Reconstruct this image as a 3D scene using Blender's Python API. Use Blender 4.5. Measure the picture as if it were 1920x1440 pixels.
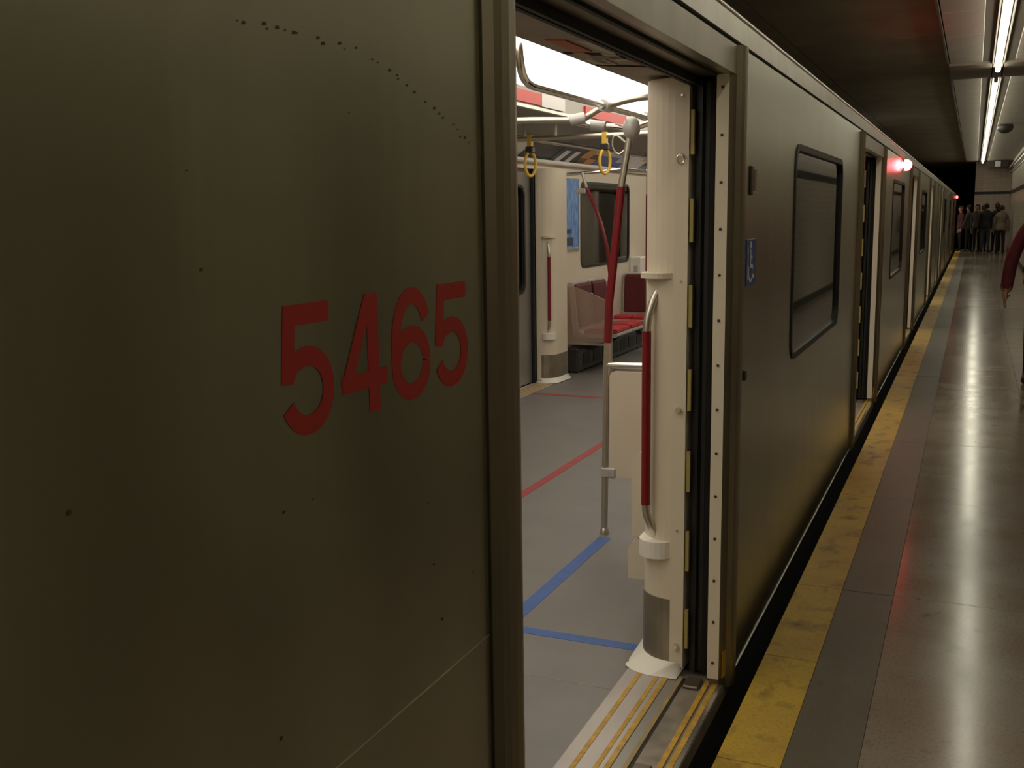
import bpy, math, random
from mathutils import Vector, Matrix
random.seed(7)
for o in list(bpy.data.objects): bpy.data.objects.remove(o)
SC = bpy.context.scene
COL = SC.collection

# ---------------------------------------------------------------- camera
F = 1950.0
d1 = Vector((1828-960, 392-720, F))                 # vanishing point of the track direction
v = (d1.x*170.0 + F*F)/-d1.y
dn = Vector((170.0, v, F))
ey = d1.normalized(); ez = -dn.normalized(); ex = ey.cross(ez)
R = Matrix((ex, ey, ez))                            # camera (x right, y down, z forward) -> world
right, down, fwd = R.col[0], R.col[1], R.col[2]
cam_d = bpy.data.cameras.new('camera'); cam = bpy.data.objects.new('camera', cam_d); COL.objects.link(cam)
M4 = Matrix((( right.x, -down.x, -fwd.x, 0.677), (right.y, -down.y, -fwd.y, 0.0), (right.z, -down.z, -fwd.z, 1.54), (0, 0, 0, 1)))
cam.matrix_world = M4
cam_d.sensor_width = 36.0; cam_d.lens = F/1920*36.0; cam_d.clip_start = 0.02; cam_d.clip_end = 300
SC.camera = cam
# ---------------------------------------------------------------- world, exposure, light levels
W = bpy.data.worlds.new('world'); SC.world = W; W.use_nodes = True
W.node_tree.nodes['Background'].inputs[0].default_value = (0.9, 0.8, 0.6, 1)
W.node_tree.nodes['Background'].inputs[1].default_value = 0.004
SC.view_settings.view_transform = 'Standard'; SC.view_settings.look = 'None'
SC.view_settings.exposure = 0.0; SC.view_settings.gamma = 1.0; SC.view_settings.use_curve_mapping = False
TUBE_POWER = 12.5          # platform fluorescent tubes
CABIN_POWER = 2.5         # light panels in the train ceiling
RED_POWER = 50.0          # door-open signal lamps

# ---------------------------------------------------------------- materials
MATS = {}
def mat(name, col, rough=0.5, metal=0.0, emit=None, es=1.0, spec=None, var=0.0, vscale=6.0, bump=0.0, bscale=40.0, stretch=(1, 1, 1), col2=None, lo=0.35, hi=0.7, coat=0.0):
    m = bpy.data.materials.new(name); m.use_nodes = True
    nt = m.node_tree; b = nt.nodes['Principled BSDF']
    b.inputs['Base Color'].default_value = (*col, 1); b.inputs['Roughness'].default_value = rough; b.inputs['Metallic'].default_value = metal
    if spec is not None: b.inputs['Specular IOR Level'].default_value = spec
    if coat: b.inputs['Coat Weight'].default_value = coat; b.inputs['Coat Roughness'].default_value = 0.1
    if emit: b.inputs['Emission Color'].default_value = (*emit, 1); b.inputs['Emission Strength'].default_value = es
    if var or bump:
        tc = nt.nodes.new('ShaderNodeTexCoord'); mp = nt.nodes.new('ShaderNodeMapping'); mp.inputs['Scale'].default_value = stretch
        nt.links.new(tc.outputs['Object'], mp.inputs['Vector'])
    if var or col2:
        n = nt.nodes.new('ShaderNodeTexNoise'); n.inputs['Scale'].default_value = vscale; n.inputs['Detail'].default_value = 5
        nt.links.new(mp.outputs[0], n.inputs['Vector'])
        r = nt.nodes.new('ShaderNodeValToRGB'); r.color_ramp.elements[0].position = lo; r.color_ramp.elements[1].position = hi
        c2 = col2 or tuple(c*(1-var) for c in col)
        r.color_ramp.elements[0].color = (*c2, 1); r.color_ramp.elements[1].color = (*col, 1)
        nt.links.new(n.outputs['Fac'], r.inputs['Fac']); nt.links.new(r.outputs['Color'], b.inputs['Base Color'])
    if bump:
        n2 = nt.nodes.new('ShaderNodeTexNoise'); n2.inputs['Scale'].default_value = bscale; n2.inputs['Detail'].default_value = 3
        nt.links.new(mp.outputs[0], n2.inputs['Vector'])
        bp = nt.nodes.new('ShaderNodeBump'); bp.inputs['Strength'].default_value = bump; bp.inputs['Distance'].default_value = 0.01
        nt.links.new(n2.outputs['Fac'], bp.inputs['Height']); nt.links.new(bp.outputs['Normal'], b.inputs['Normal'])
    MATS[name] = m
    return m
mat('steel_side', (0.44, 0.425, 0.315), 0.24, 0.95, var=0.14, vscale=2.2, bump=0.10, bscale=2.6, stretch=(1, 2.2, 0.35))
_nt = MATS['steel_side'].node_tree; _b = _nt.nodes['Principled BSDF']; _b.inputs['Anisotropic'].default_value = 0.75; _b.inputs['Anisotropic Rotation'].default_value = 0.25
_tg = _nt.nodes.new('ShaderNodeTangent'); _tg.direction_type = 'RADIAL'; _tg.axis = 'Z'; _nt.links.new(_tg.outputs[0], _b.inputs['Tangent'])   # rolled steel: reflections drawn out vertically
mat('steel_trim', (0.30, 0.25, 0.17), 0.38, 0.8, var=0.3, vscale=5, stretch=(1, 1, .3))
mat('steel_bright', (0.62, 0.60, 0.55), 0.25, 0.9)
mat('steel_header', (0.50, 0.47, 0.40), 0.36, 0.8, var=0.2, vscale=4, bump=0.1, bscale=6, stretch=(1, 1.5, .6))
mat('chrome', (0.72, 0.70, 0.64), 0.16, 1.0)
mat('brushed', (0.55, 0.52, 0.45), 0.33, 0.95)
mat('kick', (0.40, 0.36, 0.28), 0.42, 0.9, var=0.25, vscale=8)
mat('cream', (0.70, 0.615, 0.485), 0.42)
mat('cream_white', (0.82, 0.78, 0.70), 0.4)
mat('cream_wall', (0.69, 0.61, 0.485), 0.45)
mat('black', (0.012, 0.012, 0.010), 0.6)
mat('rubber', (0.010, 0.010, 0.009), 0.5)
mat('dark_seam', (0.02, 0.018, 0.014), 0.7)
mat('gasket', (0.012, 0.013, 0.012), 0.45)
mat('warn_yellow', (0.34, 0.27, 0.08), 0.6)
mat('stripe_yellow', (0.62, 0.36, 0.05), 0.55, var=0.35, vscale=30)
mat('sill_alu', (0.50, 0.45, 0.42), 0.42, 0.35, var=0.15, vscale=14, stretch=(1, .3, 1))
mat('sill_dirty', (0.33, 0.28, 0.22), 0.5, 0.3, var=0.4, vscale=12)
mat('sill_dirty_yellow', (0.42, 0.27, 0.07), 0.55, var=0.5, vscale=14, col2=(0.25, 0.20, 0.12))
mat('sill_grey', (0.30, 0.28, 0.25), 0.4, 0.4)
mat('clip_dark', (0.16, 0.12, 0.09), 0.35, 0.5)
mat('car_floor', (0.205, 0.190, 0.178), 0.42, var=0.14, vscale=3.5, bump=0.02, bscale=160)
mat('tape_blue', (0.05, 0.13, 0.42), 0.5, var=0.2, vscale=12)
mat('tape_red', (0.40, 0.045, 0.05), 0.5, var=0.25, vscale=12)
mat('pole_red', (0.20, 0.008, 0.013), 0.32)
mat('seat_red', (0.52, 0.025, 0.03), 0.75, var=0.25, vscale=20)
mat('seat_dark_red', (0.11, 0.006, 0.008), 0.7, var=0.3, vscale=14)
mat('number_red', (0.36, 0.022, 0.016), 0.5)
mat('fascia_red', (0.42, 0.020, 0.012), 0.45)
mat('cabin_grey', (0.30, 0.28, 0.25), 0.5)
mat('cabin_ceiling', (0.72, 0.68, 0.60), 0.5)
mat('soffit', (0.40, 0.33, 0.25), 0.5, var=0.2, vscale=6)
mat('clamp_grey', (0.48, 0.46, 0.44), 0.4, 0.2)
mat('cabin_light', (0.9, 0.9, 0.85), 0.5, emit=(1.0, 0.93, 0.79), es=CABIN_POWER)
mat('tube_glow', (0.9, 0.9, 0.9), 0.5, emit=(1.0, 0.95, 0.74), es=TUBE_POWER)
mat('red_glow', (0.9, 0.1, 0.1), 0.4, emit=(1.0, 0.04, 0.05), es=RED_POWER)
mat('red_small', (0.9, 0.1, 0.1), 0.4, emit=(1.0, 0.05, 0.06), es=2.5)
mat('red_glow_dim', (0.9, 0.1, 0.1), 0.4, emit=(1.0, 0.06, 0.06), es=RED_POWER*0.25)
mat('heater_dark', (0.035, 0.032, 0.028), 0.5)
mat('lamp_housing', (0.20, 0.19, 0.17), 0.4, 0.6)
mat('strap_yellow', (0.62, 0.40, 0.05), 0.4)
mat('strap_black', (0.015, 0.015, 0.015), 0.4)
mat('sign_blue', (0.025, 0.07, 0.26), 0.45)
mat('sign_white', (0.62, 0.62, 0.60), 0.5)
mat('sticker_red', (0.35, 0.06, 0.05), 0.5)
mat('slot_dark', (0.03, 0.028, 0.022), 0.5)
mat('rust', (0.07, 0.032, 0.012), 0.8)
mat('label_orange', (0.52, 0.12, 0.03), 0.5)
mat('label_tan', (0.45, 0.30, 0.14), 0.5)
mat('label_pale', (0.58, 0.52, 0.42), 0.5)
mat('underframe', (0.010, 0.010, 0.009), 0.7)
mat('door_leaf', (0.36, 0.34, 0.31), 0.4, 0.7)
mat('ad_black', (0.02, 0.02, 0.025), 0.4); mat('ad_green', (0.02, 0.05, 0.02), 0.4); mat('ad_white', (0.75, 0.74, 0.74), 0.4)
mat('ad_orange', (0.62, 0.28, 0.06), 0.4); mat('ad_tan', (0.66, 0.50, 0.28), 0.4); mat('ad_brown', (0.09, 0.03, 0.012), 0.4)
mat('ad_blue', (0.09, 0.12, 0.38), 0.4); mat('ad_lilac', (0.55, 0.55, 0.66), 0.4); mat('ad_pink', (0.55, 0.36, 0.36), 0.4); mat('ad_grey', (0.20, 0.20, 0.20), 0.4)
mat('poster_blue', (0.05, 0.16, 0.50), 0.35, var=0.5, vscale=9, stretch=(1, 3, 1.2), col2=(0.22, 0.42, 0.78)); mat('poster_dark', (0.03, 0.05, 0.10), 0.4)
mat('concrete_dark', (0.26, 0.22, 0.155), 0.75, var=0.25, vscale=1.6)
mat('ceiling_pale', (0.40, 0.365, 0.32), 0.55, var=0.1, vscale=2)
mat('ceiling_beam', (0.20, 0.165, 0.13), 0.7)  # darker than the panels: the beam's shading is put into its colour
mat('channel_dark', (0.10, 0.085, 0.065), 0.6)
mat('fixture_metal', (0.42, 0.40, 0.36), 0.4, 0.3)
mat('tunnel_black', (0.02, 0.018, 0.015), 0.9)
mat('platform_base', (0.07, 0.06, 0.05), 0.8)
mat('wall_band', (0.012, 0.012, 0.012), 0.4)
mat('speaker_dark', (0.03, 0.028, 0.025), 0.5)
mat('pipe_grey', (0.35, 0.33, 0.30), 0.5)

def mat_floor(name, c1, c2, c3, rough, dlo=.24, dhi=.36):
    m = bpy.data.materials.new(name); m.use_nodes = True; nt = m.node_tree; b = nt.nodes['Principled BSDF']
    geo = nt.nodes.new('ShaderNodeNewGeometry')
    n1 = nt.nodes.new('ShaderNodeTexNoise'); n1.inputs['Scale'].default_value = 2.4; n1.inputs['Detail'].default_value = 6; n1.inputs['Roughness'].default_value = 0.6
    n2 = nt.nodes.new('ShaderNodeTexNoise'); n2.inputs['Scale'].default_value = 95; n2.inputs['Detail'].default_value = 2
    for n in (n1, n2): nt.links.new(geo.outputs['Position'], n.inputs['Vector'])
    r1 = nt.nodes.new('ShaderNodeValToRGB'); r1.color_ramp.elements[0].position = .38; r1.color_ramp.elements[1].position = .64
    r1.color_ramp.elements[0].color = (*c1, 1); r1.color_ramp.elements[1].color = (*c2, 1)
    nt.links.new(n1.outputs['Fac'], r1.inputs['Fac'])
    r2 = nt.nodes.new('ShaderNodeValToRGB'); r2.color_ramp.elements[0].position = .34; r2.color_ramp.elements[1].position = .5
    r2.color_ramp.elements[0].color = (0.55, 0.55, 0.55, 1); r2.color_ramp.elements[1].color = (1, 1, 1, 1)
    nt.links.new(n2.outputs['Fac'], r2.inputs['Fac'])
    mx = nt.nodes.new('ShaderNodeMix'); mx.data_type = 'RGBA'; mx.blend_type = 'MULTIPLY'; mx.inputs[0].default_value = 0.5
    nt.links.new(r1.outputs['Color'], mx.inputs[6]); nt.links.new(r2.outputs['Color'], mx.inputs[7])
    # scuffs and dropped dirt
    mp = nt.nodes.new('ShaderNodeMapping'); mp.inputs['Scale'].default_value = (3.0, 2.0, 1)
    nt.links.new(geo.outputs['Position'], mp.inputs['Vector'])
    n3 = nt.nodes.new('ShaderNodeTexNoise'); n3.inputs['Scale'].default_value = 3.2; n3.inputs['Detail'].default_value = 4
    nt.links.new(mp.outputs[0], n3.inputs['Vector'])
    r3 = nt.nodes.new('ShaderNodeValToRGB'); r3.color_ramp.elements[0].position = dlo; r3.color_ramp.elements[1].position = dhi
    r3.color_ramp.elements[0].color = (*c3, 1); r3.color_ramp.elements[1].color = (1, 1, 1, 1)
    nt.links.new(n3.outputs['Fac'], r3.inputs['Fac'])
    m2 = nt.nodes.new('ShaderNodeMix'); m2.data_type = 'RGBA'; m2.blend_type = 'MULTIPLY'; m2.inputs[0].default_value = 1.0
    nt.links.new(mx.outputs[2], m2.inputs[6]); nt.links.new(r3.outputs['Color'], m2.inputs[7])
    nt.links.new(m2.outputs[2], b.inputs['Base Color'])
    rr = nt.nodes.new('ShaderNodeMapRange'); rr.inputs[3].default_value = rough-0.06; rr.inputs[4].default_value = rough+0.08
    nt.links.new(n1.outputs['Fac'], rr.inputs[0]); nt.links.new(rr.outputs[0], b.inputs['Roughness'])
    bp = nt.nodes.new('ShaderNodeBump'); bp.inputs['Strength'].default_value = 0.012; bp.inputs['Distance'].default_value = 0.01
    nt.links.new(n1.outputs['Fac'], bp.inputs['Height']); nt.links.new(bp.outputs['Normal'], b.inputs['Normal'])
    MATS[name] = m
mat_floor('terrazzo', (0.25, 0.185, 0.135), (0.28, 0.245, 0.20), (0.5, 0.5, 0.5), 0.16)
mat_floor('terrazzo_dark', (0.075, 0.060, 0.036), (0.11, 0.090, 0.058), (0.5, 0.5, 0.5), 0.45)
mat_floor('platform_yellow', (0.40, 0.235, 0.022), (0.52, 0.34, 0.035), (0.36, 0.32, 0.30), 0.45, .28, .46)

def mat_tiles():
    m = bpy.data.materials.new('wall_tiles'); m.use_nodes = True; nt = m.node_tree; b = nt.nodes['Principled BSDF']
    geo = nt.nodes.new('ShaderNodeNewGeometry'); sp = nt.nodes.new('ShaderNodeSeparateXYZ'); cb = nt.nodes.new('ShaderNodeCombineXYZ')
    ad = nt.nodes.new('ShaderNodeMath'); ad.operation = 'ADD'
    nt.links.new(geo.outputs['Position'], sp.inputs[0]); nt.links.new(sp.outputs[0], ad.inputs[0]); nt.links.new(sp.outputs[1], ad.inputs[1])
    nt.links.new(ad.outputs[0], cb.inputs[0]); nt.links.new(sp.outputs[2], cb.inputs[1])
    br = nt.nodes.new('ShaderNodeTexBrick'); br.offset = 0.0
    br.inputs['Scale'].default_value = 1; br.inputs['Brick Width'].default_value = .2; br.inputs['Row Height'].default_value = .1; br.inputs['Mortar Size'].default_value = .004
    br.inputs['Color1'].default_value = (.55, .50, .42, 1); br.inputs['Color2'].default_value = (.50, .46, .38, 1); br.inputs['Mortar'].default_value = (.30, .27, .22, 1)
    nt.links.new(cb.outputs[0], br.inputs['Vector']); nt.links.new(br.outputs['Color'], b.inputs['Base Color'])
    b.inputs['Roughness'].default_value = .3
    MATS['wall_tiles'] = m
mat_tiles()
def mat_glass(name, ior, tint, frost=None):
    m = bpy.data.materials.new(name); m.use_nodes = True; nt = m.node_tree
    nt.nodes.remove(nt.nodes['Principled BSDF']); out = nt.nodes['Material Output']
    fr = nt.nodes.new('ShaderNodeFresnel'); fr.inputs[0].default_value = ior
    gl = nt.nodes.new('ShaderNodeBsdfGlossy'); gl.inputs['Roughness'].default_value = 0.03; gl.inputs['Color'].default_value = (.95, .95, .95, 1)
    tr = nt.nodes.new('ShaderNodeBsdfTransparent'); tr.inputs[0].default_value = (*tint, 1)
    mx = nt.nodes.new('ShaderNodeMixShader')
    src = tr
    if frost:
        df = nt.nodes.new('ShaderNodeBsdfDiffuse'); df.inputs[0].default_value = (*frost, 1)
        m0 = nt.nodes.new('ShaderNodeMixShader'); m0.inputs[0].default_value = 0.36
        nt.links.new(tr.outputs[0], m0.inputs[1]); nt.links.new(df.outputs[0], m0.inputs[2]); src = m0
    nt.links.new(fr.outputs[0], mx.inputs[0]); nt.links.new(src.outputs[0], mx.inputs[1]); nt.links.new(gl.outputs[0], mx.inputs[2])
    nt.links.new(mx.outputs[0], out.inputs[0])
    MATS[name] = m
mat_glass('window_glass', 1.8, (0.16, 0.16, 0.14))
mat_glass('cabin_glass', 1.42, (0.16, 0.16, 0.14))
mat_glass('screen_glass', 1.45, (0.85, 0.80, 0.76), frost=(0.58, 0.44, 0.37))

# ---------------------------------------------------------------- mesh helpers
class MB:
    def __init__(s): s.v = []; s.f = []; s.mi = []; s.sm = []
    def add(s, vs, fs, mi=0, smooth=False):
        o = len(s.v); s.v += [tuple(p) for p in vs]
        for f in fs: s.f.append([i+o for i in f]); s.mi.append(mi); s.sm.append(smooth)
        return s
    def box(s, x0, x1, y0, y1, z0, z1, mi=0):
        return s.add([(x0,y0,z0),(x1,y0,z0),(x1,y1,z0),(x0,y1,z0),(x0,y0,z1),(x1,y0,z1),(x1,y1,z1),(x0,y1,z1)],
                     [(0,3,2,1),(4,5,6,7),(0,1,5,4),(1,2,6,5),(2,3,7,6),(3,0,4,7)], mi)
    def bbox(s, x0, x1, y0, y1, z0, z1, b, mi=0):      # box with all edges chamfered
        xs = ((x0, x0+b, x1-b, x1)); ys = ((y0, y0+b, y1-b, y1)); zs = ((z0, z0+b, z1-b, z1))
        vs = []; idx = {}
        for cx in (0, 1):
            for cy in (0, 1):
                for cz in (0, 1):
                    X = (xs[0], xs[1]) if cx == 0 else (xs[3], xs[2]); Y = (ys[0], ys[1]) if cy == 0 else (ys[3], ys[2]); Z = (zs[0], zs[1]) if cz == 0 else (zs[3], zs[2])
                    for k, p in enumerate(((X[0], Y[1], Z[1]), (X[1], Y[0], Z[1]), (X[1], Y[1], Z[0]))):
                        idx[cx, cy, cz, k] = len(vs); vs.append(p)
        fs = []
        q = lambda *a: [idx[t] for t in a]
        for c in (0, 1):
            fs.append(q((c,0,0,0),(c,1,0,0),(c,1,1,0),(c,0,1,0))); fs.append(q((0,c,0,1),(1,c,0,1),(1,c,1,1),(0,c,1,1))); fs.append(q((0,0,c,2),(1,0,c,2),(1,1,c,2),(0,1,c,2)))
            for d in (0, 1):
                fs.append(q((c,d,0,0),(c,d,0,1),(c,d,1,1),(c,d,1,0))); fs.append(q((c,0,d,0),(c,0,d,2),(c,1,d,2),(c,1,d,0))); fs.append(q((0,c,d,1),(0,c,d,2),(1,c,d,2),(1,c,d,1)))
                for e in (0, 1): fs.append(q((c,d,e,0),(c,d,e,1),(c,d,e,2)))
        return s.add(vs, fs, mi)
    def prism(s, poly, a0, a1, axis='z', mi=0, smooth=False):   # poly 2D: axis z ->(x,y); x ->(y,z); y ->(x,z)
        def P(p, a): return (p[0], p[1], a) if axis == 'z' else (a, p[0], p[1]) if axis == 'x' else (p[0], a, p[1])
        n = len(poly); vs = [P(p, a0) for p in poly]+[P(p, a1) for p in poly]
        s.add(vs, [(i, (i+1) % n, n+(i+1) % n, n+i) for i in range(n)], mi, smooth)
        return s.add(vs, [list(range(n))[::-1], list(range(n, 2*n))], mi)
    def tube(s, pts, r, n=10, mi=0, caps=True):
        pts = [Vector(p) for p in pts]; rs = r if isinstance(r, (list, tuple)) else [r]*len(pts)
        vs = []; up = None
        for i, p in enumerate(pts):
            t = (pts[min(i+1, len(pts)-1)]-pts[max(i-1, 0)]).normalized()
            if up is None:
                up = Vector((0, 0, 1)) if abs(t.z) < .9 else Vector((1, 0, 0))
            up = (up-t*up.dot(t)).normalized(); sd = t.cross(up)
            for k in range(n):
                a = 2*math.pi*k/n; vs.append(p+(up*math.cos(a)+sd*math.sin(a))*rs[i])
        fs = [(i*n+k, i*n+(k+1) % n, (i+1)*n+(k+1) % n, (i+1)*n+k) for i in range(len(pts)-1) for k in range(n)]
        s.add(vs, fs, mi, True)
        if caps: s.add(vs[:n], [list(range(n))[::-1]], mi); s.add(vs[-n:], [list(range(n))], mi)
        return s
    def ellipsoid(s, c, r, n=12, m=8, mi=0):
        vs = []
        for j in range(m+1):
            th = math.pi*j/m
            for k in range(n):
                a = 2*math.pi*k/n; vs.append((c[0]+r[0]*math.sin(th)*math.cos(a), c[1]+r[1]*math.sin(th)*math.sin(a), c[2]+r[2]*math.cos(th)))
        return s.add(vs, [(j*n+k, (j+1)*n+k, (j+1)*n+(k+1) % n, j*n+(k+1) % n) for j in range(m) for k in range(n)], mi, True)
    def loop_tube(s, pts, r, n=8, mi=0):
        return s.tube(list(pts)+[pts[0], pts[1]], r, n, mi, caps=False)
    def ring_plate(s, outer, inner, x0, x1, mi=0):     # outer rect (y0,y1,z0,z1), inner ring list of (y,z) from rrect()
        n = len(inner); q = n//4; oy0, oy1, oz0, oz1 = outer
        oc = [(oy1, oz1), (oy0, oz1), (oy0, oz0), (oy1, oz0)]
        out = [oc[i//q] for i in range(n)]
        for x, flip in ((x0, True), (x1, False)):
            vs = [(x, *p) for p in inner]+[(x, *p) for p in out]
            fs = []
            for i in range(n):
                j = (i+1) % n
                f = [i, j, n+j, n+i] if out[i] != out[j] else [i, j, n+i]
                fs.append(f[::-1] if flip else f)
            s.add(vs, fs, mi)
        vs = [(x0, *p) for p in inner]+[(x1, *p) for p in inner]
        s.add(vs, [(i, (i+1) % n, n+(i+1) % n, n+i) for i in range(n)], mi)
        vs = [(x0, *p) for p in oc]+[(x1, *p) for p in oc]
        return s.add(vs, [(i, (i+1) % 4, 4+(i+1) % 4, 4+i) for i in range(4)], mi)
    def ring(s, a, b, x0, x1, mi=0):                   # frame between two matched rings
        n = len(a)
        vs = [(x0, *p) for p in a]+[(x0, *p) for p in b]+[(x1, *p) for p in a]+[(x1, *p) for p in b]
        fs = []
        for i in range(n):
            j = (i+1) % n
            fs += [(i, j, n+j, n+i), (2*n+i, 3*n+i, 3*n+j, 2*n+j), (i, 2*n+i, 2*n+j, j), (n+i, n+j, 3*n+j, 3*n+i)]
        return s.add(vs, fs, mi)
    def mesh(s, name, mats):
        me = bpy.data.meshes.new(name); me.from_pydata(s.v, [], s.f)
        for m in (mats if isinstance(mats, (list, tuple)) else [mats]): me.materials.append(MATS[m])
        for p, mi, sm in zip(me.polygons, s.mi, s.sm): p.material_index = mi; p.use_smooth = sm
        me.update(); return me
    def build(s, name, mats, parent=None, loc=None):
        return link(name, s.mesh(name, mats), parent, loc)
def link(name, data, parent=None, loc=None):
    o = bpy.data.objects.new(name, data); COL.objects.link(o)
    if parent: o.parent = parent
    if loc: o.location = loc
    return o
def rrect(y0, y1, z0, z1, r, k=5):
    pts = []
    for cy, cz, a0 in ((y1-r, z1-r, 0), (y0+r, z1-r, 90), (y0+r, z0+r, 180), (y1-r, z0+r, 270)):
        for i in range(k+1):
            a = math.radians(a0+90*i/k); pts.append((cy+r*math.cos(a), cz+r*math.sin(a)))
    return pts
def tag(o, label=None, cat=None, group=None, kind=None):
    if label: o['label'] = label
    if cat: o['category'] = cat
    if group: o['group'] = group
    if kind: o['kind'] = kind
    return o
def empty(name, loc=(0, 0, 0)):
    o = link(name, None, None, loc); o.empty_display_size = .1; return o
def copy_tree(o, parent=None):
    c = o.copy(); COL.objects.link(c); c.parent = parent
    for ch in list(o.children): copy_tree(ch, c)
    return c
def smooth_path(pts, sub=5):
    P = [Vector(p) for p in pts]; out = []
    for i in range(len(P)-1):
        p0, p1, p2, p3 = P[max(i-1, 0)], P[i], P[i+1], P[min(i+2, len(P)-1)]
        for k in range(sub):
            t = k/sub
            out.append(.5*((2*p1)+(p2-p0)*t+(2*p0-5*p1+4*p2-p3)*t*t+(3*p1-p0-3*p2+p3)*t*t*t))
    out.append(P[-1]); return out

# ================================================================ the station (setting)
YB, YE = -9.0, 43.5           # platform from behind the camera to the end wall
WX = 1.86                     # tiled wall on the right
CH = 3.3                      # ceiling height
fl = tag(MB().box(0.085, WX+.2, YB, YE, -1.2, -0.02).build('floor', 'platform_base'), kind='structure')
tag(MB().box(-6, 0.085, YB-4, YE+30, -1.4, -1.2).build('floor_trackbed', 'tunnel_black'), kind='structure')
rows = ((0.079, 0.2575, 'platform_yellow', 0.76, 'yellow_edge_slab', 0.004), (0.2585, 0.456, 'terrazzo_dark', 1.52, 'dark_paving_slab', 0.003),
        (0.457, 1.10, 'terrazzo', 1.52, 'paving_slab', 0.0), (1.102, WX, 'terrazzo', 1.52, 'paving_slab', 0.0))
for x0, x1, m, L, nm, dz in rows:
    me = MB().bbox(x0, x1, 0, L-.003, -0.02, 0, .0008).mesh(nm, m)
    y = -1.79
    while y > YB: y -= L
    while y < YE-.3:
        link(nm, me, fl, (0, y, random.uniform(-.0006, .0006))); y += L

ce = tag(MB().box(-6, WX+.3, YB-2, YE, CH+.03, CH+.4).build('ceiling', 'concrete_dark'), kind='structure')
me = MB().box(-4.6, -1.205, 0, 2.98, CH, CH+.03).mesh('ceiling_slab', 'concrete_dark')
me2 = MB().box(-1.195, .275, 0, 2.98, CH, CH+.03).mesh('ceiling_slab', 'concrete_dark')
y = YB
while y < YE-.5:
    link('ceiling_slab', me, ce, (0, y+.6, 0)); link('ceiling_slab', me2, ce, (0, y, 0)); y += 3.0
MB().box(.275, .30, YB, YE, CH-.03, CH+.03).build('ceiling_edge_strip', 'channel_dark', ce)
pl = MB().bbox(.31, .672, 0, .745, CH-.02, CH+.03, .006).mesh('ceiling_panel', 'ceiling_pale')
pr = MB().bbox(1.022, WX, 0, .745, CH-.02, CH+.03, .006).mesh('ceiling_panel', 'ceiling_pale')
y = YB
while y < YE-.7:
    if not 14.05 < y+.37 < 15.75:
        link('ceiling_panel', pl, ce, (0, y, 0)); link('ceiling_panel', pr, ce, (0, y, 0))
    y += .75
MB().box(.30, WX, 14.1, 15.55, CH-.05, CH+.03).build('ceiling_beam', 'ceiling_beam', ce)
# light channel: dark trough, a metal rail, the tubes below it
MB().box(.674, .776, YB, YE, CH-.012, CH+.03).box(.914, 1.02, YB, YE, CH-.012, CH+.03).build('light_trough', 'channel_dark', ce)
for xa in (.778, .897):
    MB().box(xa, xa+.014, YB, YE, CH-.05, CH+.03).build('light_rail', 'fixture_metal', ce)
tube_me = MB().tube([(0, 0, 0), (0, .012, 0), (0, .014, 0), (0, 1.171, 0), (0, 1.173, 0), (0, 1.185, 0)], [.014, .014, .030, .030, .014, .014], 10).mesh('tube', 'tube_glow')
base_me = MB().box(-.04, .04, -.01, 1.195, .045, .075).box(-.025, .025, -.012, .004, -.02, .05).box(-.025, .025, 1.181, 1.197, -.02, .05).mesh('tube_base', 'fixture_metal')
y = -8.6; i = 0; ntube = 0
ys = []
while y < 42.0:
    if not (13.9 < y+.6 < 15.9): ys.append(y)
    y += 1.215
vis = [q for q in ys if q > 8.5]
for q in ys:
    k = empty('fluorescent_lamp', (.845, q, CH-.085))
    if q > 8.5:
        n = vis.index(q)+1
        ordn = ['first', 'second', 'third', 'fourth', 'fifth', 'sixth', 'seventh', 'eighth', 'ninth', 'tenth', 'eleventh', 'twelfth', 'thirteenth', 'fourteenth', 'fifteenth', 'sixteenth', 'seventeenth', 'eighteenth', 'nineteenth', 'twentieth', 'twenty-first', 'twenty-second', 'twenty-third', 'twenty-fourth', 'twenty-fifth', 'twenty-sixth', 'twenty-seventh', 'twenty-eighth', 'twenty-ninth', 'thirtieth'][n-1]
        lab = 'white ceiling tube, %s from the top of the picture in the platform row' % ordn
    else: lab = 'white fluorescent tube of the ceiling row, overhead and behind the camera'
    tag(k, lab, 'lamp', 'fluorescent tubes in the ceiling row')
    link('tube', tube_me, k); link('tube_base', base_me, k)

wr = tag(MB().box(WX, WX+.2, YB, YE, 0, CH+.03).build('wall_right', 'wall_tiles'), kind='structure')
MB().box(WX-.02, WX, YB, YE-.02, 2.08, 2.18).build('tile_band', 'wall_band', wr)
MB().box(WX-.012, WX, YB, YE-.02, 0, .12).build('wall_foot_tiles', 'wall_band', wr)
MB().tube([(WX-.09, YB, 3.02), (WX-.09, YE-.1, 3.02)], .03, 8).build('conduit', 'pipe_grey', wr)
MB().tube([(WX-.06, YB, 2.86), (WX-.06, YE-.1, 2.86)], .02, 8).build('conduit', 'pipe_grey', wr)
we = tag(MB().box(.64, WX+.2, YE, YE+.25, 0, CH+.03).build('wall_end', 'wall_tiles'), kind='structure')
MB().box(.64, WX-.02, YE-.02, YE, 2.08, 2.18).build('tile_band', 'wall_band', we)
tag(MB().box(-6, .64, YE+20, YE+20.2, -1.4, CH+.4).build('wall_tunnel_end', 'tunnel_black'), kind='structure')
tag(MB().box(.64, .7, YE+.25, YE+20, -1.2, CH+.4).build('wall_tunnel_side', 'tunnel_black'), kind='structure')
tag(MB().box(-6, .7, YE, YE+20, CH+.03, CH+.3).build('ceiling_tunnel', 'tunnel_black'), kind='structure')
tag(MB().box(-4.9, -4.7, YB-2, YE+20, -1.4, CH+.03).build('wall_left', 'tunnel_black'), kind='structure')
tag(MB().box(-6, WX+.3, YB-.2, YB, -1.4, CH+.4).build('wall_back', 'concrete_dark'), kind='structure')
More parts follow.
